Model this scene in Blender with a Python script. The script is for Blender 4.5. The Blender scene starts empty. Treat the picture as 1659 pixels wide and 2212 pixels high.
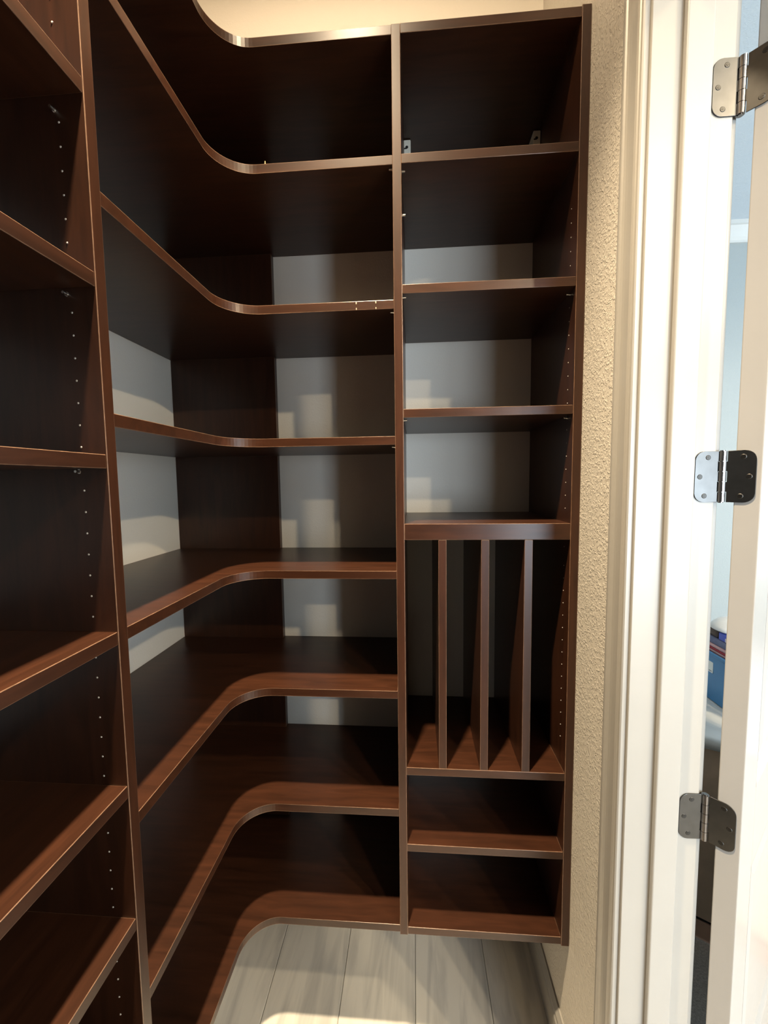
import bpy, bmesh, math, random
from mathutils import Vector, Matrix
random.seed(7)
scene = bpy.context.scene
COL = scene.collection

# ------------------------------------------------------------------ camera
CAMZ = 1.591
yaw, pit, rol = 0.0731, -0.0775, -0.0126
fwd = Vector((-math.sin(yaw)*math.cos(pit), math.cos(yaw)*math.cos(pit), math.sin(pit)))
r0 = Vector((math.cos(yaw), math.sin(yaw), 0)); u0 = r0.cross(fwd)
rr = r0*math.cos(rol) + u0*math.sin(rol)
uu = -r0*math.sin(rol) + u0*math.cos(rol)
cam = bpy.data.cameras.new('camera'); camo = bpy.data.objects.new('camera', cam); COL.objects.link(camo)
M = Matrix((rr, uu, -fwd)).transposed().to_4x4(); M.translation = (0, 0, CAMZ)
camo.matrix_world = M
cam.sensor_fit = 'HORIZONTAL'; cam.sensor_width = 36.0
cam.lens = 885.2*36.0/1659.0
cam.clip_start = 0.02; cam.clip_end = 60
scene.camera = camo

# ------------------------------------------------------------------ world, lights, exposure
w = bpy.data.worlds.new('world'); scene.world = w; w.use_nodes = True
w.node_tree.nodes['Background'].inputs[0].default_value = (0.62, 0.78, 1.0, 1)
w.node_tree.nodes['Background'].inputs[1].default_value = 1.0
scene.view_settings.view_transform = 'Standard'
scene.view_settings.look = 'None'
scene.view_settings.exposure = -0.15
scene.view_settings.gamma = 1.0
scene.view_settings.use_curve_mapping = False

def lamp(name, kind, loc, power, color, soft=0.04, rot=None, **kw):
    l = bpy.data.lights.new(name, kind); l.energy = power; l.color = color
    if kind in ('POINT', 'SPOT'): l.shadow_soft_size = soft
    for k, v in kw.items(): setattr(l, k, v)
    o = bpy.data.objects.new(name, l); COL.objects.link(o); o.location = loc
    if rot: o.rotation_euler = rot
    return o
L1 = (-0.206, 0.404, 3.35)
CANS = [(1.78, -0.40, 3.335), (1.45, -1.62, 3.335), (2.63, -1.70, 3.335), (2.45, -2.97, 3.335)]
CANP = [160, 165, 320, 270]
# the closet downlight: a strong core and a weak wide lobe
lamp('closet_lamp_light', 'SPOT', L1, 790, (1.0, 0.79, 0.52), 0.04, None, spot_size=math.radians(80), spot_blend=1.0)
lamp('closet_lamp_light', 'SPOT', L1, 62, (1.0, 0.78, 0.52), 0.04, None, spot_size=math.radians(166), spot_blend=0.3)
for c, pw in zip(CANS, CANP):
    lamp('can_light', 'SPOT', c, pw, (1.0, 0.80, 0.52), 0.045, None, spot_size=math.radians(172), spot_blend=0.25)
# daylight in the glazed door opening; the two side lamps are added fill
win = lamp('daylight_area', 'AREA', (2.65, -4.72, 1.19), 540, (0.74, 0.88, 1.0), 0, (math.radians(90), 0, 0),
           shape='RECTANGLE', size=3.3, size_y=2.3)

lamp('daylight_area', 'AREA', (4.82, -1.75, 1.6), 95, (0.74, 0.88, 1.0), 0, (math.radians(90), 0, math.radians(90)),  # added lamp, brightens the closet's left wall through the doorway
     shape='RECTANGLE', size=2.7, size_y=1.6)
lamp('daylight_area', 'AREA', (4.82, 1.9, 1.6), 170, (0.78, 0.90, 1.0), 0, (math.radians(90), 0, math.radians(90)),  # added lamp, gives the chest bounce off the door wall
     shape='RECTANGLE', size=1.8, size_y=1.6)

# ------------------------------------------------------------------ materials
def new_mat(name):
    m = bpy.data.materials.new(name); m.use_nodes = True
    nt = m.node_tree; b = nt.nodes['Principled BSDF']
    return m, nt, b
def mat_plain(name, col, rough=0.5, metal=0.0, spec=0.5, var=0.06, scale=20, bump=0.0, bscale=60, emit=None):
    m, nt, b = new_mat(name)
    tc = nt.nodes.new('ShaderNodeTexCoord')
    n = nt.nodes.new('ShaderNodeTexNoise'); n.inputs['Scale'].default_value = scale; n.inputs['Detail'].default_value = 4
    nt.links.new(tc.outputs['Object'], n.inputs['Vector'])
    r = nt.nodes.new('ShaderNodeValToRGB')
    c = Vector(col)
    r.color_ramp.elements[0].position = 0.3; r.color_ramp.elements[1].position = 0.7
    r.color_ramp.elements[0].color = (*(c*(1-var)), 1); r.color_ramp.elements[1].color = (*(c*(1+var)), 1)
    nt.links.new(n.outputs['Fac'], r.inputs['Fac']); nt.links.new(r.outputs['Color'], b.inputs['Base Color'])
    b.inputs['Roughness'].default_value = rough; b.inputs['Metallic'].default_value = metal
    b.inputs['Specular IOR Level'].default_value = spec
    if bump:
        n2 = nt.nodes.new('ShaderNodeTexNoise'); n2.inputs['Scale'].default_value = bscale; n2.inputs['Detail'].default_value = 3
        nt.links.new(tc.outputs['Object'], n2.inputs['Vector'])
        bp = nt.nodes.new('ShaderNodeBump'); bp.inputs['Strength'].default_value = bump; bp.inputs['Distance'].default_value = 0.004
        nt.links.new(n2.outputs['Fac'], bp.inputs['Height']); nt.links.new(bp.outputs['Normal'], b.inputs['Normal'])
    if emit:
        b.inputs['Emission Color'].default_value = (*emit[0], 1); b.inputs['Emission Strength'].default_value = emit[1]
    return m
def mat_wood(name, stretch, c0=(0.024, 0.0085, 0.0040), c1=(0.046, 0.0158, 0.0074)):
    m, nt, b = new_mat(name)
    tc = nt.nodes.new('ShaderNodeTexCoord'); mp = nt.nodes.new('ShaderNodeMapping')
    mp.inputs['Scale'].default_value = stretch
    nt.links.new(tc.outputs['Object'], mp.inputs['Vector'])
    n = nt.nodes.new('ShaderNodeTexNoise'); n.inputs['Scale'].default_value = 9; n.inputs['Detail'].default_value = 7
    n.inputs['Roughness'].default_value = 0.62; n.inputs['Distortion'].default_value = 0.6
    nt.links.new(mp.outputs['Vector'], n.inputs['Vector'])
    r = nt.nodes.new('ShaderNodeValToRGB')
    r.color_ramp.elements[0].position = 0.32; r.color_ramp.elements[1].position = 0.7
    r.color_ramp.elements[0].color = (*c0, 1); r.color_ramp.elements[1].color = (*c1, 1)
    nt.links.new(n.outputs['Fac'], r.inputs['Fac']); nt.links.new(r.outputs['Color'], b.inputs['Base Color'])
    b.inputs['Roughness'].default_value = 0.33; b.inputs['Specular IOR Level'].default_value = 0.48
    bp = nt.nodes.new('ShaderNodeBump'); bp.inputs['Strength'].default_value = 0.03; bp.inputs['Distance'].default_value = 0.001
    nt.links.new(n.outputs['Fac'], bp.inputs['Height']); nt.links.new(bp.outputs['Normal'], b.inputs['Normal'])
    return m
def mat_wall(name, col, strength=0.55, scale=95):
    m, nt, b = new_mat(name)
    tc = nt.nodes.new('ShaderNodeTexCoord')
    n = nt.nodes.new('ShaderNodeTexNoise'); n.inputs['Scale'].default_value = scale; n.inputs['Detail'].default_value = 2.5
    n.inputs['Distortion'].default_value = 0.9
    nt.links.new(tc.outputs['Object'], n.inputs['Vector'])
    r = nt.nodes.new('ShaderNodeValToRGB'); r.color_ramp.elements[0].position = 0.46; r.color_ramp.elements[1].position = 0.62
    nt.links.new(n.outputs['Fac'], r.inputs['Fac'])
    bp = nt.nodes.new('ShaderNodeBump'); bp.inputs['Strength'].default_value = strength; bp.inputs['Distance'].default_value = 0.0022
    nt.links.new(r.outputs['Color'], bp.inputs['Height']); nt.links.new(bp.outputs['Normal'], b.inputs['Normal'])
    n2 = nt.nodes.new('ShaderNodeTexNoise'); n2.inputs['Scale'].default_value = 3
    nt.links.new(tc.outputs['Object'], n2.inputs['Vector'])
    r2 = nt.nodes.new('ShaderNodeValToRGB'); c = Vector(col)
    r2.color_ramp.elements[0].color = (*(c*0.97), 1); r2.color_ramp.elements[1].color = (*(c*1.03), 1)
    nt.links.new(n2.outputs['Fac'], r2.inputs['Fac']); nt.links.new(r2.outputs['Color'], b.inputs['Base Color'])
    b.inputs['Roughness'].default_value = 0.6; b.inputs['Specular IOR Level'].default_value = 0.3
    return m
def mat_plank(name):
    m, nt, b = new_mat(name)
    tc = nt.nodes.new('ShaderNodeTexCoord'); mp = nt.nodes.new('ShaderNodeMapping')
    mp.inputs['Scale'].default_value = (9, 1.1, 1)
    nt.links.new(tc.outputs['Object'], mp.inputs['Vector'])
    oi = nt.nodes.new('ShaderNodeObjectInfo')
    ad = nt.nodes.new('ShaderNodeVectorMath'); ad.operation = 'ADD'
    cmb = nt.nodes.new('ShaderNodeCombineXYZ'); mul = nt.nodes.new('ShaderNodeMath'); mul.operation = 'MULTIPLY'; mul.inputs[1].default_value = 37
    nt.links.new(oi.outputs['Random'], mul.inputs[0]); nt.links.new(mul.outputs[0], cmb.inputs[2])
    nt.links.new(mp.outputs['Vector'], ad.inputs[0]); nt.links.new(cmb.outputs[0], ad.inputs[1])
    n = nt.nodes.new('ShaderNodeTexNoise'); n.inputs['Scale'].default_value = 2.3; n.inputs['Detail'].default_value = 6; n.inputs['Distortion'].default_value = 0.7
    nt.links.new(ad.outputs[0], n.inputs['Vector'])
    r = nt.nodes.new('ShaderNodeValToRGB')
    r.color_ramp.elements[0].position = 0.28; r.color_ramp.elements[0].color = (0.45, 0.44, 0.42, 1)
    r.color_ramp.elements[1].position = 0.56; r.color_ramp.elements[1].color = (0.70, 0.675, 0.62, 1)
    nt.links.new(n.outputs['Fac'], r.inputs['Fac']); nt.links.new(r.outputs['Color'], b.inputs['Base Color'])
    b.inputs['Roughness'].default_value = 0.42; b.inputs['Specular IOR Level'].default_value = 0.35
    return m
WOODX = mat_wood('espresso_wood_along_x', (0.7, 6, 6))
WOODY = mat_wood('espresso_wood_along_y', (6, 0.7, 6))
WOODZ = mat_wood('espresso_wood_upright', (6, 6, 0.7))
WOODE = mat_plain('pale_edge_of_laminate', (0.17, 0.098, 0.062), 0.3, 0, 0.5, 0.25, 60)  # paler brown for the bevelled edges of shelves and panels
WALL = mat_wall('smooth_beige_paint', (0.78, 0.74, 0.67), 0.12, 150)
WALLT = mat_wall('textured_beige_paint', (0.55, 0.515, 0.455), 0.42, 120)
WALLB = mat_wall('blue_grey_paint', (0.255, 0.285, 0.288), 0.25)
CEIL = mat_wall('ceiling_paint', (0.72, 0.70, 0.66), 0.3)
CEILB = mat_wall('pale_blue_ceiling_paint', (0.40, 0.45, 0.49), 0.2)
TRIM = mat_plain('white_trim_gloss', (0.315, 0.302, 0.280), 0.33, 0, 0.5, 0.02, 8)
DOORM = mat_plain('white_door_gloss', (0.315, 0.302, 0.285), 0.26, 0, 0.5, 0.02, 8, 0.05, 40)
PLANK = mat_plank('pale_wood_look_plank')
GROUT = mat_plain('grey_grout', (0.34, 0.33, 0.31), 0.8)
CROWN = mat_plain('white_crown_paint', (0.42, 0.43, 0.42), 0.45, 0, 0.4, 0.02, 8)
HINGE = mat_plain('dark_satin_bronze', (0.095, 0.093, 0.09), 0.3, 1.0, 0.5, 0.08, 60)
HINGEB = mat_plain('polished_bronze_barrel', (0.27, 0.25, 0.24), 0.22, 1.0, 0.5, 0.08, 60)
SCREW = mat_plain('dark_screw_metal', (0.055, 0.053, 0.05), 0.4, 1.0)
STEEL = mat_plain('bright_steel_pin', (0.80, 0.78, 0.74), 0.25, 1.0)
BRASS = mat_plain('brass_pin', (0.85, 0.68, 0.38), 0.25, 1.0)
PLUG = mat_plain('pale_plug', (0.62, 0.60, 0.56), 0.35)
CHIP = mat_plain('pale_chipped_core', (0.62, 0.45, 0.32), 0.7)
BRKT = mat_plain('ivory_plastic', (0.85, 0.83, 0.72), 0.45)
DARK = mat_plain('dark_slot', (0.01, 0.01, 0.01), 0.6)
CARPET = mat_plain('grey_carpet', (0.55, 0.53, 0.50), 0.95, 0, 0.1, 0.25, 180, 0.6, 250)

# ------------------------------------------------------------------ helpers
def wloc(o):
    v = Vector((0, 0, 0))
    while o: v += o.location; o = o.parent
    return v
def link_mesh(name, me, mat, parent=None, loc=None):
    o = bpy.data.objects.new(name, me); COL.objects.link(o)
    if mat:
        if not me.materials:
            me.materials.append(mat)
            if mat in (WOODX, WOODY, WOODZ): me.materials.append(WOODE)
            else:
                for p_ in me.polygons: p_.material_index = 0
    if parent is not None: o.parent = parent
    if loc is not None: o.location = loc
    return o
def build(name, bm, mat, parent=None, smooth=False):
    """mesh given in world coordinates (of an unrotated parent chain)"""
    if parent is not None:
        L = wloc(parent); bmesh.ops.translate(bm, verts=bm.verts, vec=-L)
    bmesh.ops.recalc_face_normals(bm, faces=bm.faces)
    if smooth:
        for f in bm.faces: f.smooth = True
    me = bpy.data.meshes.new(name); bm.to_mesh(me); bm.free()
    o = link_mesh(name, me, mat, parent)
    return o
def top(o, label, cat, group=None):
    o['label'] = label; o['category'] = cat
    if group: o['group'] = group
    return o
def struct(o): o['kind'] = 'structure'; return o
def empty(name, loc):
    o = bpy.data.objects.new(name, None); COL.objects.link(o); o.location = loc; o.empty_display_size = 0.1
    return o
def copy_tree(o, parent=None):
    c = o.copy(); COL.objects.link(c); c.parent = parent
    for ch in list(o.children): copy_tree(ch, c)
    return c
def add_box(bm, x0, x1, y0, y1, z0, z1, bev=0.0, seg=2):
    vs = [bm.verts.new((x, y, z)) for x in (x0, x1) for y in (y0, y1) for z in (z0, z1)]
    idx = [(0, 1, 3, 2), (4, 6, 7, 5), (0, 4, 5, 1), (2, 3, 7, 6), (0, 2, 6, 4), (1, 5, 7, 3)]
    fs = [bm.faces.new([vs[i] for i in f]) for f in idx]
    if bev:
        es = list({e for f in fs for e in f.edges})
        r_ = bmesh.ops.bevel(bm, geom=es, offset=bev, segments=seg, affect='EDGES', profile=0.5)
        for f in r_['faces']: f.material_index = 1
def box(name, x0, x1, y0, y1, z0, z1, mat, parent=None, bev=0.0, seg=2):
    bm = bmesh.new(); add_box(bm, x0, x1, y0, y1, z0, z1, bev, seg)
    return build(name, bm, mat, parent)
def add_prism(bm, pts, z0, z1, bev=0.0, axis='z'):
    """pts: outline in plane, extruded along axis"""
    def P(a, b, c):
        return (a, b, c) if axis == 'z' else ((c, a, b) if axis == 'x' else (a, c, b))
    lo = [bm.verts.new(P(a, b, z0)) for a, b in pts]; hi = [bm.verts.new(P(a, b, z1)) for a, b in pts]
    n = len(pts); f0 = bm.faces.new(lo[::-1]); f1 = bm.faces.new(hi)
    sides = [bm.faces.new((lo[i], lo[(i+1) % n], hi[(i+1) % n], hi[i])) for i in range(n)]
    if bev:
        es = list(f0.edges)+list(f1.edges)
        r_ = bmesh.ops.bevel(bm, geom=es, offset=bev, segments=2, affect='EDGES', profile=0.5)
        for f in r_['faces']: f.material_index = 1
def add_cyl(bm, c, r, h, axis='z', n=14, r2=None):
    r2 = r if r2 is None else r2
    def P(a, b, t):
        if axis == 'z': return (c[0]+a, c[1]+b, c[2]+t)
        if axis == 'x': return (c[0]+t, c[1]+a, c[2]+b)
        return (c[0]+a, c[1]+t, c[2]+b)
    lo = [bm.verts.new(P(r*math.cos(2*math.pi*i/n), r*math.sin(2*math.pi*i/n), 0)) for i in range(n)]
    hi = [bm.verts.new(P(r2*math.cos(2*math.pi*i/n), r2*math.sin(2*math.pi*i/n), h)) for i in range(n)]
    bm.faces.new(lo[::-1]); bm.faces.new(hi)
    for i in range(n): bm.faces.new((lo[i], lo[(i+1) % n], hi[(i+1) % n], hi[i]))

# ------------------------------------------------------------------ measured layout (metres)
T = 0.0205
XD, XP, XW_R = -0.0442, 0.3741, 0.3950        # divider, end panel, right wall face
XL, XW = -0.4540, -0.8055                     # front of the left run, left wall face
YF, YB, YL = 1.0066, 1.3659, 0.5803           # front of the back run, back wall, left divider
YJ, XO = 0.7617, 0.5276                       # hinge jamb face, far side of the door wall
C = [2.6158, 2.3395, 2.0173, 1.6975, 1.3647, 1.0538, 0.7335, 0.4050]
R = [2.6175, 2.3410, 2.0513, 1.7618, 1.4825, 0.8494, 0.6364, 0.4003]
LS = [2.1519, 1.8935, 1.6340, 1.3645, 1.1152, 0.8885]
HC, HO = 3.375, 3.36
YN = -0.56                                    # wall behind the camera
YJ2 = -0.02                                   # latch jamb face
ZH = 2.46                                     # underside of the door head

# ------------------------------------------------------------------ the room shell
def boxes(name, lst, mat):
    bm = bmesh.new()
    for b in lst: add_box(bm, *b)
    return struct(build(name, bm, mat))
boxes('wall_back', [(XW-0.12, XW_R, YB, YB+0.12, 0, HC)], WALL)
boxes('wall_left', [(XW-0.12, XW, YN-0.12, YB, 0, HC)], WALL)
boxes('wall_front', [(XW, XW_R, YN-0.12, YN, 0, HC)], WALL)
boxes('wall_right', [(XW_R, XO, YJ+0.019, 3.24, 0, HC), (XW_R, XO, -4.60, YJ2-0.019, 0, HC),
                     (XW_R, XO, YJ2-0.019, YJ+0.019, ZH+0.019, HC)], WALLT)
boxes('ceiling', [(XW, XW_R, YN, YB, HC, HC+0.1)], CEIL)
# next room
boxes('wall_far', [(XO, 4.7, 3.24, 3.36, 0, HC)], WALLB)
boxes('wall_east', [(4.7, 4.82, -4.72, -3.1, 0, HC), (4.7, 4.82, -0.4, 1.0, 0, HC), (4.7, 4.82, 2.8, 3.36, 0, HC), (4.7, 4.82, 1.0, 2.8, 0, 0.8), (4.7, 4.82, 1.0, 2.8, 2.4, HC), (4.7, 4.82, -3.1, -0.4, 0, 0.8), (4.7, 4.82, -3.1, -0.4, 2.4, HC)], WALLB)
boxes('added_window_2', [(4.68, 4.78, -3.1, -3.05, 0.8, 2.4), (4.68, 4.78, -0.45, -0.4, 0.8, 2.4), (4.68, 4.78, -3.1, -0.4, 0.8, 0.85),  # unseen window added to hold the lamp for the left wall
                   (4.68, 4.78, -3.1, -0.4, 2.35, 2.4), (4.70, 4.76, -1.77, -1.73, 0.8, 2.4)], TRIM)
WX0, WX1, WZ0, WZ1 = 1.0, 4.3, 0.03, 2.36
boxes('wall_window', [(XO, WX0, -4.72, -4.60, 0, HC), (WX1, 4.7, -4.72, -4.60, 0, HC),
                      (WX0, WX1, -4.72, -4.60, 0, WZ0), (WX0, WX1, -4.72, -4.60, WZ1, HC)], WALLB)
boxes('window_1', [(WX0, WX0+0.05, -4.68, -4.58, WZ0, WZ1), (WX1-0.05, WX1, -4.68, -4.58, WZ0, WZ1),
                   (WX0, WX1, -4.68, -4.58, WZ0, WZ0+0.05), (WX0, WX1, -4.68, -4.58, WZ1-0.05, WZ1),
                   (2.63, 2.67, -4.67, -4.60, WZ0, WZ1)], TRIM)
boxes('ceiling', [(XO, 4.7, -4.60, 3.24, HO, HO+0.09)], CEILB)
boxes('floor', [(XO-0.06, 4.7, -4.60, 3.24, -0.05, 0.0)], CARPET)
boxes('added_window_3', [(4.68, 4.78, 1.0, 1.05, 0.8, 2.4), (4.68, 4.78, 2.75, 2.8, 0.8, 2.4), (4.68, 4.78, 1.0, 2.8, 0.8, 0.85),  # unseen window added to hold the lamp that lifts the chest
                   (4.68, 4.78, 1.0, 2.8, 2.35, 2.4), (4.70, 4.76, 1.88, 1.92, 0.8, 2.4)], TRIM)
# crown moulding round the far wall of the next room
prof = [(0, 0), (-0.012, 0), (-0.014, 0.014), (-0.030, 0.030), (-0.062, 0.070), (-0.074, 0.086), (-0.086, 0.090), (-0.088, 0.115), (0, 0.115)]
bm = bmesh.new(); add_prism(bm, [(3.24+a, HO-0.115+b) for a, b in prof], XO, 4.7, 0, 'x')
struct(build('trim_4', bm, CROWN))

# closet floor: planks laid on a grout bed
fl = boxes('floor', [(XW, XO-0.06, YN, YB, -0.05, -0.003)], GROUT)
pw, gap = 0.2285, 0.0018
xs = [-0.8055, -0.6915, -0.4630, -0.2345, -0.0060, 0.2225, 0.3950]
for i in range(6):
    ys = [YN, [0.35, 0.82, 0.10, 0.62, 0.86, 0.25][i], YB]
    for j in range(2):
        box('plank', xs[i]+gap/2, xs[i+1]-gap/2, ys[j]+gap/2, ys[j+1]-gap/2, -0.0045, 0.0, PLANK, fl, 0.0012, 1)

# baseboards
bp = [(0, 0), (-0.0145, 0), (-0.0145, 0.088), (-0.0115, 0.094), (-0.0115, 0.104), (-0.006, 0.116), (-0.0045, 0.121), (0, 0.121)]
bm = bmesh.new(); add_prism(bm, [(XW_R+a, b) for a, b in bp], 0.8300, YB-0.0005, 0, 'y')
struct(build('baseboard_right', bm, TRIM))
bm = bmesh.new(); add_prism(bm, [(YB+a, b) for a, b in bp], XW+0.0005, XW_R-0.016, 0, 'x')
struct(build('baseboard_back', bm, TRIM))
bm = bmesh.new(); add_prism(bm, [(XW-a, b) for a, b in bp], YN+0.0005, YB-0.016, 0, 'y')
struct(build('baseboard_left', bm, TRIM))

# ------------------------------------------------------------------ door frame
fr = struct(box('trim_1', XW_R+0.0003, XO-0.0003, YJ, YJ+0.0185, 0, ZH+0.0185, TRIM, None, 0.0012, 2))   # hinge jamb
box('jamb', XW_R+0.0003, XO-0.0003, YJ2-0.0185, YJ2, 0, ZH+0.0185, TRIM, fr, 0.0012, 2)
box('head_jamb', XW_R+0.0003, XO-0.0003, YJ2, YJ, ZH, ZH+0.0185, TRIM, fr, 0.0012, 2)
SX0, SX1 = XW_R+0.049, XW_R+0.0915
box('door_stop', SX0, SX1, YJ-0.0115, YJ, 0, ZH, TRIM, fr, 0.0025, 3)
box('door_stop', SX0, SX1, YJ2, YJ2+0.0115, 0, ZH, TRIM, fr, 0.0025, 3)
box('door_stop', SX0, SX1, YJ2+0.0115, YJ-0.0115, ZH-0.0115, ZH, TRIM, fr, 0.0025, 3)
# colonial casing: (distance from the inner edge, height off the wall)
cs = [(0, 0), (0, 0.0085), (0.0022, 0.0105), (0.0055, 0.0112), (0.0085, 0.0100), (0.0098, 0.0078), (0.0125, 0.0074), (0.0145, 0.0098),
      (0.0185, 0.0112), (0.0260, 0.0112), (0.0335, 0.0116), (0.0400, 0.0126), (0.0445, 0.0146), (0.0465, 0.0172), (0.0490, 0.0180), (0.0540, 0.0178),
      (0.0570, 0.0165), (0.0580, 0.0145), (0.0580, 0)]
def casing(name, side, parent=None):
    # side -1: closet face of the wall, +1: next room
    xf = XW_R if side < 0 else XO
    a = YJ+0.006; b = YJ2-0.006; zt = ZH+0.006
    bm = bmesh.new(); add_prism(bm, [(xf+side*h, a+d) for d, h in cs], 0, zt+0.058, 0, 'z')
    for f in bm.faces: f.smooth = False
    o = struct(build(name, bm, TRIM))
    bm = bmesh.new(); add_prism(bm, [(xf+side*h, b-d) for d, h in cs], 0, zt+0.058, 0, 'z')
    build('side_casing', bm, TRIM, o)
    bm = bmesh.new(); add_prism(bm, [(xf+side*h, zt+d) for d, h in cs], b, a, 0, 'y')
    build('head_casing', bm, TRIM, o)
    return o
casing('trim_2', -1); casing('trim_3', 1)

# ------------------------------------------------------------------ shelving
def row_of_holes(name, parent, face, c0, zs, axis, sign, r=0.0021, mat=None):
    """small proud plugs in the 32 mm hole rows, one joined part"""
    bm = bmesh.new()
    for z in zs:
        for c in c0:
            if axis == 'x': add_cyl(bm, (face, c, z), r, sign*0.0008, 'x', 8, r*0.6)
            else: add_cyl(bm, (c, face, z), r, sign*0.0008, 'y', 8, r*0.6)
    o = build(name, bm, mat or PLUG, parent); o['kind'] = 'stuff'; return o
def shelf_pin(parent, x, y, z, axis, sign):
    bm = bmesh.new()
    add_cyl(bm, (x, y, z), 0.0034, sign*0.0015, axis, 12)
    add_cyl(bm, (x, y, z), 0.0024, sign*0.0085, axis, 12, 0.0020)
    return build('shelf_pin', bm, STEEL, parent)
ZB = C[7]-T-0.006                              # underside of the upright panels
ZT = C[0]+0.0002

# -- corner unit: L shaped shelves with a rounded inside corner
cu = top(empty('corner_shelving', (XW, YB, C[7]-T)),
         'dark brown corner shelving with eight L-shaped shelves curving round the corner', 'shelving')
RAD = 0.088
def corner_shelf(z):
    y0 = YL+T+0.0003; x1 = XD-0.0003
    pts = [(XW+0.0006, y0), (XL, y0)]
    for k in range(17):
        a = k/16*math.pi/2
        pts.append((XL+RAD-RAD*math.cos(a), YF-RAD+RAD*math.sin(a)))
    pts += [(x1, YF), (x1, YB-0.0006), (XW+0.0006, YB-0.0006)]
    bm = bmesh.new(); add_prism(bm, pts, z-T, z, 0.0009)
    return build('shelf', bm, WOODX, cu)
for z in C: corner_shelf(z)
for i in range(7):                             # backing panel in the corner, between shelves
    box('corner_backing', XW+0.0008, -0.4515, YB-0.0215, YB-0.0008, C[i+1]+0.0002, C[i]-T-0.0002, WOODZ, cu, 0.0006, 1)
for i in (1, 2, 3):
    shelf_pin(cu, XD, YF+0.010, C[i]-T-0.0045, 'x', -1)
for x, h in ((-0.135, 1), (-0.088, 0)):        # chipped edging on the third shelf
    bm = bmesh.new()
    add_box(bm, x, x+0.0022, YF-0.0005, YF+0.001, C[2]-0.0065, C[2]-0.0004)
    add_box(bm, x+0.0004, x+0.0020, YF-0.0005, YF+0.001, C[2]-T+0.0006, C[2]-T+0.005)
    build('edge_chip', bm, CHIP, cu)

# -- tall unit on the back wall, right of the divider
tu = top(empty('tall_shelving', (XD, YB, R[7]-T)),
         'narrow dark brown shelving unit with tray slots, between divider panel and door wall', 'shelving')
box('upright_panel', XD, XD+T, YF-0.0012, YB-0.0006, ZB, ZT, WOODZ, tu, 0.0010)
box('upright_panel', XP, XP+T-0.0004, YF-0.0012, YB-0.0006, ZB-0.002, R[0]+0.0025, WOODZ, tu, 0.0010)
x0, x1 = XD+T+0.0003, XP-0.0003
for i, z in enumerate(R):
    th = 0.0398 if i == 4 else T
    if i == 4:
        box('thick_shelf', x0, x1, YF, YB-0.0006, z-th, z, WOODX, tu, 0.0009)
    else:
        box('shelf', x0, x1, YF+(0.0 if i in (0, 1, 5, 7) else 0.0008), YB-0.0006, z-th, z, WOODX, tu, 0.0009)
for xc in (0.0597, 0.1637, 0.2675):
    box('tray_divider', xc, xc+T-0.001, YF+0.0004, YB-0.0008, R[5]+0.0003, R[4]-0.0398-0.0003, WOODZ, tu, 0.0008)
for z in (R[1]-T-0.010, R[2]-T-0.0045, R[3]-T-0.0045, 2.213):
    shelf_pin(tu, XD+T, YF+0.012, z, 'x', 1)
for z in (R[2]-T-0.0045, R[3]-T-0.0045):
    shelf_pin(tu, XP, YF+0.036, z, 'x', -1)
zs = [R[1]-T-0.0045-0.032*k for k in range(3, 29) if abs(R[1]-T-0.0045-0.032*k-R[2]) > 0.03]
row_of_holes('pin_hole_row', tu, XP, [YF+0.037], [z for z in zs if all(not (Rz-0.045 < z < Rz+0.004) for Rz in R)], 'x', -1, 0.0014)
row_of_holes('pin_hole_row', tu, XP, [YF+0.037], [R[4]-0.11-0.032*k for k in range(15)], 'x', -1, 0.0014)
def bracket(xa, xb):
    bm = bmesh.new()
    add_box(bm, xa, xb, 1.297, YB-0.0008, 2.530, 2.5950, 0.0025, 2)
    o = build('hanging_bracket', bm, BRKT, tu)
    bm = bmesh.new()
    xm = (xa+xb)/2
    add_cyl(bm, (xm-0.001, 1.2966, 2.574), 0.0042, 0.0015, 'y', 14)
    add_box(bm, xm-0.009, xm-0.001, 1.2964, 1.298, 2.569, 2.5725)
    build('hook_slot', bm, DARK, o)
bracket(XD+T+0.0006, XD+T+0.0216)
bracket(XP-0.0216, XP-0.0006)

# -- left unit, nearest the camera
lu = top(empty('left_shelving', (XW, YL, LS[5]-T)),
         'dark brown adjustable shelving along left wall, nearest to the viewer', 'shelving')
YE = -0.555
box('upright_panel', XW+0.0006, XL+0.0012, YL, YL+T, ZB-0.01, ZT, WOODZ, lu, 0.0010)
box('upright_panel', XW+0.0006, XL+0.0012, YE, YE+T, ZB-0.01, ZT, WOODZ, lu, 0.0010)
for z in LS+[ZT-0.0004, 0.640, 0.402]:
    box('shelf', XW+0.0006, XL, YE+T+0.0003, YL-0.0003, z-T, z, WOODY, lu, 0.0009)
def ok(z): return all(not (s-T-0.012 < z < s+0.006) for s in LS)
hz = [1.581-0.0322*k for k in range(-22, 34)]
row_of_holes('pin_hole_row', lu, YL, [-0.4920], [z for z in hz if ok(z) and z < 2.3], 'y', -1, 0.0016)
for z in (LS[0]-T-0.02, LS[1]-T-0.009, LS[2]-T-0.004):
    shelf_pin(lu, -0.497, YL, z, 'y', -1)

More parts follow.
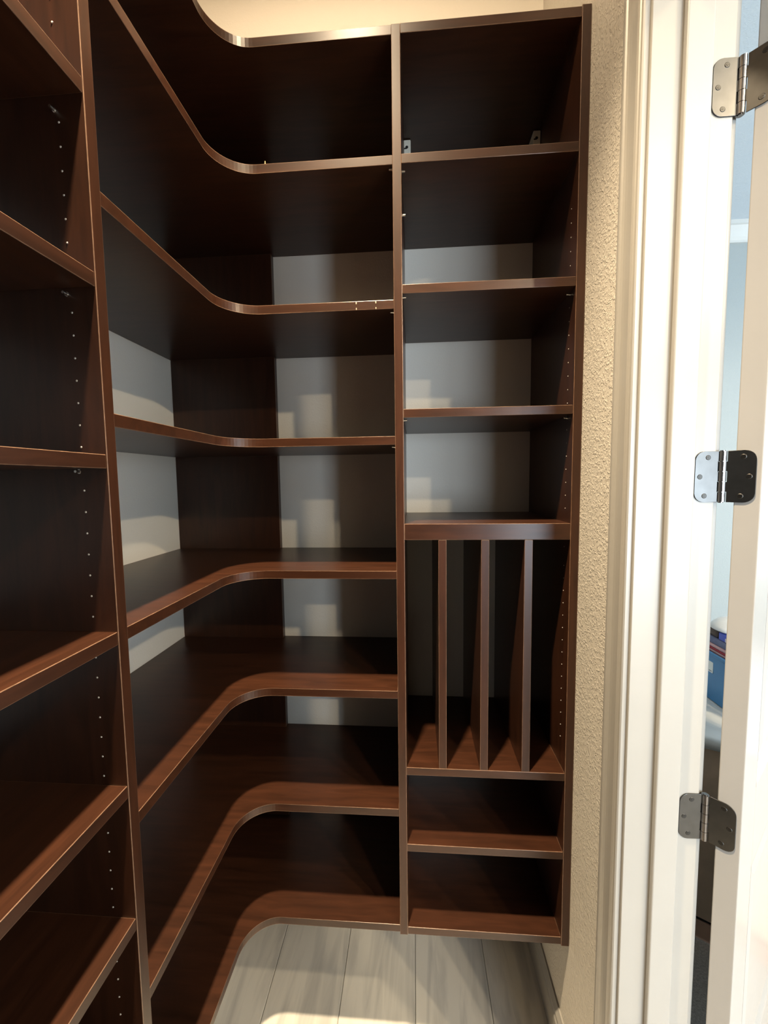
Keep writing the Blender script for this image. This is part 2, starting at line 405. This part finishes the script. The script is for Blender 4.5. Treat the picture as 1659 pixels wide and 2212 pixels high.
# -- unseen unit added behind the viewer, its dark wood cuts bounced light
fu = top(empty('added_shelving', (XW, YN, R[7]-T)), 'unseen dark brown shelving added behind the viewer to cut bounced light', 'shelving')
for x in (XL+0.004, -0.03, XW_R-T-0.001):
    box('upright_panel', x, x+T, YN+0.0006, YN+0.300, ZB, ZT, WOODZ, fu, 0.0010)
box('back_panel', XL+T+0.0045, XW_R-T-0.0015, YN+0.0006, YN+0.006, ZB, ZT, WOODZ, fu, 0.0005, 1)
for z in R:
    for xa, xb in ((XL+0.004+T, -0.03), (-0.03+T, XW_R-T-0.001)):
        box('shelf', xa+0.0003, xb-0.0003, YN+0.0063, YN+0.299, z-T, z, WOODX, fu, 0.0009, 1)

# loose brass pin on the second corner shelf
bm = bmesh.new()
add_cyl(bm, (-0.347, YF+0.006, C[1]+0.0001), 0.0034, 0.0030, 'z', 14)
add_cyl(bm, (-0.347, YF+0.006, C[1]+0.0031), 0.0022, 0.0068, 'z', 14, 0.0017)
top(build('loose_pin', bm, BRASS), 'tiny brass pin left standing near the curve of the second corner shelf', 'pin')

# ------------------------------------------------------------------ door, swung right open into the next room
TH = math.radians(133)
PIN = Vector((XO+0.0095, YJ-0.0018, 0))
e1 = Vector((-math.cos(TH), -math.sin(TH), 0)); e2 = Vector((math.sin(TH), -math.cos(TH), 0))
# local frame of the door: X = across the edge (room side to closet side), Y = away from the hinge
DW, DH, DT = 0.765, 2.435, 0.035
D0 = 0.0175
dm = Matrix((e1, e2, Vector((0, 0, 1)))).transposed().to_4x4(); dm.translation = PIN
door = struct(empty('door_1', (0, 0, 0))); door.matrix_world = dm
def dpart(name, bm, mat, parent=None, bmrec=True):
    bmesh.ops.recalc_face_normals(bm, faces=bm.faces)
    me = bpy.data.meshes.new(name); bm.to_mesh(me); bm.free()
    return link_mesh(name, me, mat, parent or door)
SW = 0.118
Z0, Z1 = 0.012, 0.012+DH
rails = [(Z0, Z0+0.22), (0.822, 0.985), (Z1-0.125, Z1)]
def dbox(name, y0, y1, z0, z1, bev=0.0015):
    bm = bmesh.new(); add_box(bm, D0, D0+DT, y0, y1, z0, z1, bev, 2); return dpart(name, bm, DOORM)
dbox('stile', 0.0018, 0.0018+SW, Z0, Z1); dbox('stile', 0.0018+DW-SW, 0.0018+DW, Z0, Z1)
for a, b in rails: dbox('rail', 0.0018+SW, 0.0018+DW-SW, a, b, 0.0004)
for za, zb in ((rails[0][1], rails[1][0]), (rails[1][1], rails[2][0])):
    ya, yb = 0.0018+SW, 0.0018+DW-SW
    bm = bmesh.new()
    loops = [(0, 0.0, 0), (0.006, 0.0015, 0), (0.016, 0.0095, 0), (0.030, 0.0105, 0), (0.062, 0.0030, 0)]
    def ring(x, ins):
        return [bm.verts.new((x, y, z)) for y, z in ((ya+ins, za+ins), (yb-ins, za+ins), (yb-ins, zb-ins), (ya+ins, zb-ins))]
    for sgn in (0, 1):
        prev = None
        for ins, dep, _ in loops:
            x = D0+DT-dep if sgn else D0+dep
            r_ = ring(x, ins)
            if prev:
                for k in range(4): bm.faces.new((prev[k], prev[(k+1) % 4], r_[(k+1) % 4], r_[k]))
            prev = r_
        bm.faces.new(prev)
    dpart('panel', bm, DOORM)

# ------------------------------------------------------------------ hinges
def plate_outline(w0, w1, h, r):
    """leaf outline: straight at w0 (pin side), rounded corners at w1"""
    s = 1 if w1 > w0 else -1
    pts = [(w0, -h/2)]
    for k in range(7):
        a = -math.pi/2 + k/6*math.pi/2; pts.append((w1-s*r+s*r*math.cos(a), -h/2+r+r*math.sin(a)))
    for k in range(7):
        a = k/6*math.pi/2; pts.append((w1-s*r+s*r*math.cos(a), h/2-r+r*math.sin(a)))
    pts.append((w0, h/2))
    return pts
HH = 0.0889
kn = [-HH/2+HH*k/5 for k in range(6)]
def hinge_mesh_leaf(jamb):
    bm = bmesh.new()
    if jamb: # lies on the jamb face, jamb local: x to -x, y = out of face
        pts = plate_outline(-0.0072, -0.0445, HH, 0.0155)
        add_prism(bm, pts, YJ-PIN.y-0.0022, YJ-PIN.y-0.0002, 0.0004, 'y')
        ks = (0, 2, 4)
        for k in ks: add_box(bm, -0.0075, -0.001, YJ-PIN.y-0.0022, YJ-PIN.y-0.0002, kn[k]+0.0004, kn[k+1]-0.0004)
    return bm
def door_to_world(v):  # rotation only, relative to the pin
    return e1*v[0]+e2*v[1]+Vector((0, 0, v[2]))
def hinge_at(z, label):
    h = empty('door_hinge', (PIN.x, PIN.y, z)); top(h, label, 'hinge', 'hinges of the open door')
    jl = link_mesh('jamb_leaf', HM['jl'], HINGE, h); dl = link_mesh('door_leaf', HM['dl'], HINGE, h); bl = link_mesh('barrel', HM['ba'], HINGEB, h)
    for s in HM['js']: link_mesh('screw', s, SCREW, jl)
    for s in HM['ds']: link_mesh('screw', s, SCREW, dl)
def me_of(bm, name, mat, rot=False):
    bmesh.ops.recalc_face_normals(bm, faces=bm.faces)
    if rot:
        for v in bm.verts: v.co = door_to_world(v.co)
    for f in bm.faces: f.material_index = 0
    me = bpy.data.meshes.new(name); bm.to_mesh(me); bm.free(); me.materials.append(mat); return me
HM = {}
HM['jl'] = me_of(hinge_mesh_leaf(True), 'jamb_leaf', HINGE)
bm = bmesh.new()
pts = plate_outline(0.0072, 0.0450, HH, 0.0155)
ydl = 0.0018
# door leaf lies on the door edge: thickness along local y (towards the camera = -y)
add_prism(bm, pts, ydl-0.0022, ydl-0.0002, 0.0004, 'y')
for k in (1, 3): add_box(bm, 0.001, 0.0075, ydl-0.0022, ydl-0.0002, kn[k]+0.0004, kn[k+1]-0.0004)
HM['dl'] = me_of(bm, 'door_leaf', HINGE, True)
bm = bmesh.new()
for k in range(5): add_cyl(bm, (0, 0, kn[k]+0.0004), 0.0062, HH/5-0.0008, 'z', 20)
add_cyl(bm, (0, 0, -HH/2-0.0012), 0.0040, HH+0.0024, 'z', 16)
HM['ba'] = me_of(bm, 'barrel', HINGEB)
def screw_bm(cx, cz, y, out):
    bm = bmesh.new()
    add_cyl(bm, (cx, y, cz), 0.0044, out*0.0006, 'y', 16, 0.0036)
    for w_, h_ in ((0.0042, 0.0010), (0.0010, 0.0042)):
        add_box(bm, cx-w_/2, cx+w_/2, min(y+out*0.0005, y+out*0.0009), max(y+out*0.0005, y+out*0.0009), cz-h_/2, cz+h_/2)
    return bm
HM['js'] = [me_of(screw_bm(x, z, YJ-PIN.y-0.0022, -1), 'screw', SCREW) for x, z in ((-0.024, 0.0335), (-0.0365, 0.0), (-0.028, -0.0335))]
HM['ds'] = [me_of(screw_bm(x, z, ydl-0.0022, -1), 'screw', SCREW, True) for x, z in ((0.028, 0.0335), (0.0365, 0.0), (0.026, -0.0335))]
hinge_at(2.2236, 'topmost dark metal hinge on the white door jamb')
hinge_at(1.5897, 'middle dark metal hinge of the three on the door jamb')
hinge_at(0.9565, 'lowest dark metal hinge in view on the door jamb')

# ------------------------------------------------------------------ lamps as objects
GLASS = mat_plain('frosted_lamp_glass', (0.9, 0.88, 0.82), 0.4, 0, 0.5, 0.01, 5, 0, 60, ((1.0, 0.82, 0.55), 3.0))
where = ['in the closet ceiling', 'of the next room nearest the closet door', 'of the next room along the door wall',
         'in the middle of the next room', 'of the next room closest to the window']
for c, wh in zip([(L1[0], L1[1], L1[2])]+CANS, where):
    zc_ = HC if c[0] < 0 else HO
    o = empty('recessed_light', (c[0], c[1], zc_)); top(o, 'round recessed ceiling light '+wh, 'lamp', 'recessed ceiling lights')
    bm = bmesh.new()
    n = 32
    rings = [(0.085, -0.0002), (0.085, -0.004), (0.066, -0.006), (0.062, -0.0002)]
    vs = [[bm.verts.new((c[0]+r_*math.cos(2*math.pi*k/n), c[1]+r_*math.sin(2*math.pi*k/n), zc_+z_)) for k in range(n)] for r_, z_ in rings]
    for a in range(3):
        for k in range(n): bm.faces.new((vs[a][k], vs[a][(k+1) % n], vs[a+1][(k+1) % n], vs[a+1][k]))
    build('trim_ring', bm, TRIM, o)
    bm = bmesh.new(); add_cyl(bm, (c[0], c[1], zc_-0.003), 0.061, 0.0026, 'z', 32); build('lens', bm, GLASS, o)

# ------------------------------------------------------------------ things glimpsed in the next room through the hinge gap
TAN = mat_plain('tan_wood', (0.76, 0.58, 0.43), 0.6, 0, 0.3, 0.1, 14)
TANB = mat_plain('reddish_tan_wood', (0.62, 0.41, 0.30), 0.6, 0, 0.3, 0.1, 14)
CLOTH = mat_plain('white_cloth', (0.70, 0.71, 0.70), 0.85, 0, 0.2, 0.05, 12, 0.25, 25)
BLUE = mat_plain('blue_plastic', (0.055, 0.21, 0.44), 0.4, 0, 0.4, 0.05, 10)
fn = Vector((-0.53, -0.848, 0)); fa = Vector((0.848, -0.53, 0))
P0 = Vector((0.966, 1.372, 0))
cm = Matrix((fa, -fn, Vector((0, 0, 1)))).transposed().to_4x4(); cm.translation = P0
chest = empty('storage_chest', (0, 0, 0)); chest.matrix_world = cm
top(chest, 'tan wooden chest under a white cloth, seen through the door gap', 'chest')
def lbox(name, par, x0, x1, y0, y1, z0, z1, mat, bev=0.002):
    bm = bmesh.new(); add_box(bm, x0, x1, y0, y1, z0, z1, bev, 2)
    bmesh.ops.recalc_face_normals(bm, faces=bm.faces)
    me = bpy.data.meshes.new(name); bm.to_mesh(me); bm.free(); return link_mesh(name, me, mat, par)
lbox('body', chest, -0.34, 0.52, 0.0, 0.62, 0.078, 0.722, TAN)
lbox('dark_strip', chest, -0.335, 0.515, 0.006, 0.615, 0.066, 0.078, DARK, 0.0005)  # dark inset strip between body and plinth
lbox('plinth', chest, -0.34, 0.52, 0.0, 0.62, 0.0, 0.066, TANB)
cloth = empty('table_cloth', (0, 0, 0)); cloth.matrix_world = cm
# draped cloth: a top sheet with a short rippled hem
bm = bmesh.new()
nx, ny = 40, 24
def cl_pt(i, j):
    x = -0.36+0.90*i/nx; y = -0.016+0.652*j/ny
    z = 0.7275+0.0015*math.sin(9*x+4*y)+0.001*math.sin(21*y)
    return Vector((x, y, z))
g = [[bm.verts.new(cl_pt(i, j)) for j in range(ny+1)] for i in range(nx+1)]
for i in range(nx):
    for j in range(ny): bm.faces.new((g[i][j], g[i+1][j], g[i+1][j+1], g[i][j+1]))
be = [e for e in bm.edges if e.is_boundary]
ex = bmesh.ops.extrude_edge_only(bm, edges=be)
nv = [v for v in ex['geom'] if isinstance(v, bmesh.types.BMVert)]
for v in nv:
    v.co.z = 0.700+0.004*math.sin(30*v.co.x)+0.003*math.sin(44*v.co.y)
    if v.co.y < 0: v.co.y -= 0.006+0.003*math.sin(26*v.co.x)
for f in bm.faces: f.smooth = True
me = bpy.data.meshes.new('table_cloth'); bm.to_mesh(me); bm.free()
bpy.data.objects.remove(cloth)
cloth = link_mesh('table_cloth', me, CLOTH); cloth.matrix_world = cm
sm = cloth.modifiers.new('thick', 'SOLIDIFY'); sm.thickness = 0.002
top(cloth, 'white cloth draped over the tan chest in the next room', 'cloth')

# blue tote, hollow, with rim and sticker
BX0, BX1, BY0, BY1, BZ0, BZ1 = 1.128, 1.46, 1.395, 1.70, 0.7315, 0.922
tote = empty('storage_tote', (BX0, BY0, BZ0)); top(tote, 'blue plastic tote on the white cloth, filled with folded fabric', 'tote')
bm = bmesh.new()
def rect(x0, x1, y0, y1, z): return [bm.verts.new(p) for p in ((x0, y0, z), (x1, y0, z), (x1, y1, z), (x0, y1, z))]
tp = 0.008; wl = 0.004
Ls = [rect(BX0+tp, BX1-tp, BY0+tp, BY1-tp, BZ0), rect(BX0, BX1, BY0, BY1, BZ1-0.014), rect(BX0-0.005, BX1+0.005, BY0-0.005, BY1+0.005, BZ1-0.012),
      rect(BX0-0.005, BX1+0.005, BY0-0.005, BY1+0.005, BZ1), rect(BX0+wl, BX1-wl, BY0+wl, BY1-wl, BZ1), rect(BX0+tp+wl, BX1-tp-wl, BY0+tp+wl, BY1-tp-wl, BZ0+wl)]
for a in range(5):
    for k in range(4): bm.faces.new((Ls[a][k], Ls[a][(k+1) % 4], Ls[a+1][(k+1) % 4], Ls[a+1][k]))
bm.faces.new(Ls[0][::-1]); bm.faces.new(Ls[5])
bmesh.ops.bevel(bm, geom=list(bm.edges), offset=0.0015, segments=1, affect='EDGES')
build('bin', bm, BLUE, tote)
STK = mat_plain('white_sticker', (0.72, 0.76, 0.76), 0.5)
GREYINK = mat_plain('grey_print', (0.25, 0.30, 0.36), 0.6)
st = box('sticker', BX0+0.0010, BX0+0.0022, 1.592, 1.640, 0.842, 0.884, STK, tote)
bm = bmesh.new(); add_box(bm, BX0+0.0004, BX0+0.0012, 1.616, 1.634, 0.852, 0.856); add_box(bm, BX0+0.0004, BX0+0.0012, 1.598, 1.612, 0.846, 0.850)
build('print', bm, GREYINK, st)
def soft_pack(name, x0, x1, y0, y1, z0, z1, mat, bev=0.006):
    bm = bmesh.new(); add_box(bm, x0, x1, y0, y1, z0, z1, bev, 3)
    for f in bm.faces: f.smooth = True
    return build(name, bm, mat)
NAVY = mat_plain('dark_slate_fabric', (0.10, 0.10, 0.17), 0.9, 0, 0.2, 0.2, 40)
SLATE = mat_plain('slate_blue_fabric', (0.17, 0.19, 0.30), 0.9, 0, 0.2, 0.1, 40)
RED = mat_plain('red_fabric', (0.42, 0.07, 0.09), 0.9, 0, 0.2, 0.1, 40)
PINK = mat_plain('pale_pink_fabric', (0.66, 0.42, 0.44), 0.9, 0, 0.2, 0.06, 40)
BROWN = mat_plain('dark_brown_leather', (0.07, 0.045, 0.035), 0.5)
PACK = mat_plain('royal_blue_foil', (0.05, 0.09, 0.55), 0.35)
LILAC = mat_plain('lilac_white_paper', (0.60, 0.55, 0.66), 0.6)
WHITE = mat_plain('white_ceramic', (0.74, 0.75, 0.76), 0.35)
ix0, ix1, iy0, iy1 = BX0+0.02, BX1-0.02, BY0+0.02, BY1-0.02
zc = BZ0+wl+0.001
lay = [('folded_blanket', 0.150, NAVY, 'dark slate folded blanket at the bottom inside the blue tote', 'blanket'),
       ('folded_towel', 0.024, RED, 'red folded towel lying on the dark blanket in the tote', 'towel'),
       ('folded_towel', 0.010, PINK, 'thin pale pink folded towel between two red ones', 'towel'),
       ('folded_towel', 0.008, RED, 'thin red folded towel between two pink ones', 'towel'),
       ('folded_towel', 0.014, PINK, 'pale pink folded towel just under the slate blue cloth', 'towel'),
       ('folded_cloth', 0.026, SLATE, 'slate blue folded cloth topping the fabric pile in the tote', 'cloth')]
for nm, hgt, mt, lb, ct in lay:
    o = soft_pack(nm, ix0, ix1, iy0, iy1, zc, zc+hgt, mt, min(0.006, hgt*0.4)); top(o, lb, ct)
    if ct == 'towel': o['group'] = 'folded towels in the tote'
    zc += hgt+0.0005
o = soft_pack('leather_pouch', ix0+0.002, ix0+0.10, 1.606, 1.676, zc, zc+0.034, BROWN, 0.012); top(o, 'dark brown pouch on the fabric pile, left of blue packet', 'pouch')
o = soft_pack('foil_packet', ix0+0.002, ix0+0.09, 1.535, 1.603, zc, zc+0.030, PACK, 0.005); top(o, 'small royal blue packet on the fabric pile beside brown pouch', 'packet')
pk = box('white_corner', ix0+0.0012, ix0+0.020, 1.545, 1.570, zc+0.0005, zc+0.018, LILAC, o, 0.003)
# shallow white bowl lying upside down across pouch and packet
bm = bmesh.new(); n = 32
bz = zc+0.0345
rp = [(0.085, 0.0), (0.087, 0.003), (0.080, 0.016), (0.062, 0.032), (0.036, 0.042), (0.0, 0.043)]
rpi = [(0.0, 0.039), (0.034, 0.038), (0.059, 0.029), (0.076, 0.014), (0.082, 0.003)]
bc = (ix0+0.080, 1.612)
prev = None; first = None
for r_, z_ in rp+rpi:
    if r_ == 0: cur = [bm.verts.new((bc[0], bc[1], bz+z_))]
    else: cur = [bm.verts.new((bc[0]+r_*math.cos(2*math.pi*k/n), bc[1]+r_*math.sin(2*math.pi*k/n), bz+z_)) for k in range(n)]
    if first is None: first = cur
    if prev:
        for k in range(n):
            a, b = prev, cur
            if len(a) == 1 and len(b) == 1: break
            if len(a) == 1: bm.faces.new((a[0], b[(k+1) % n], b[k]))
            elif len(b) == 1: bm.faces.new((a[k], a[(k+1) % n], b[0]))
            else: bm.faces.new((a[k], a[(k+1) % n], b[(k+1) % n], b[k]))
    prev = cur
for k in range(n): bm.faces.new((prev[k], prev[(k+1) % n], first[(k+1) % n], first[k]))
top(build('bowl', bm, WHITE, None, True), 'white bowl turned upside down on top of the tote pile', 'bowl')
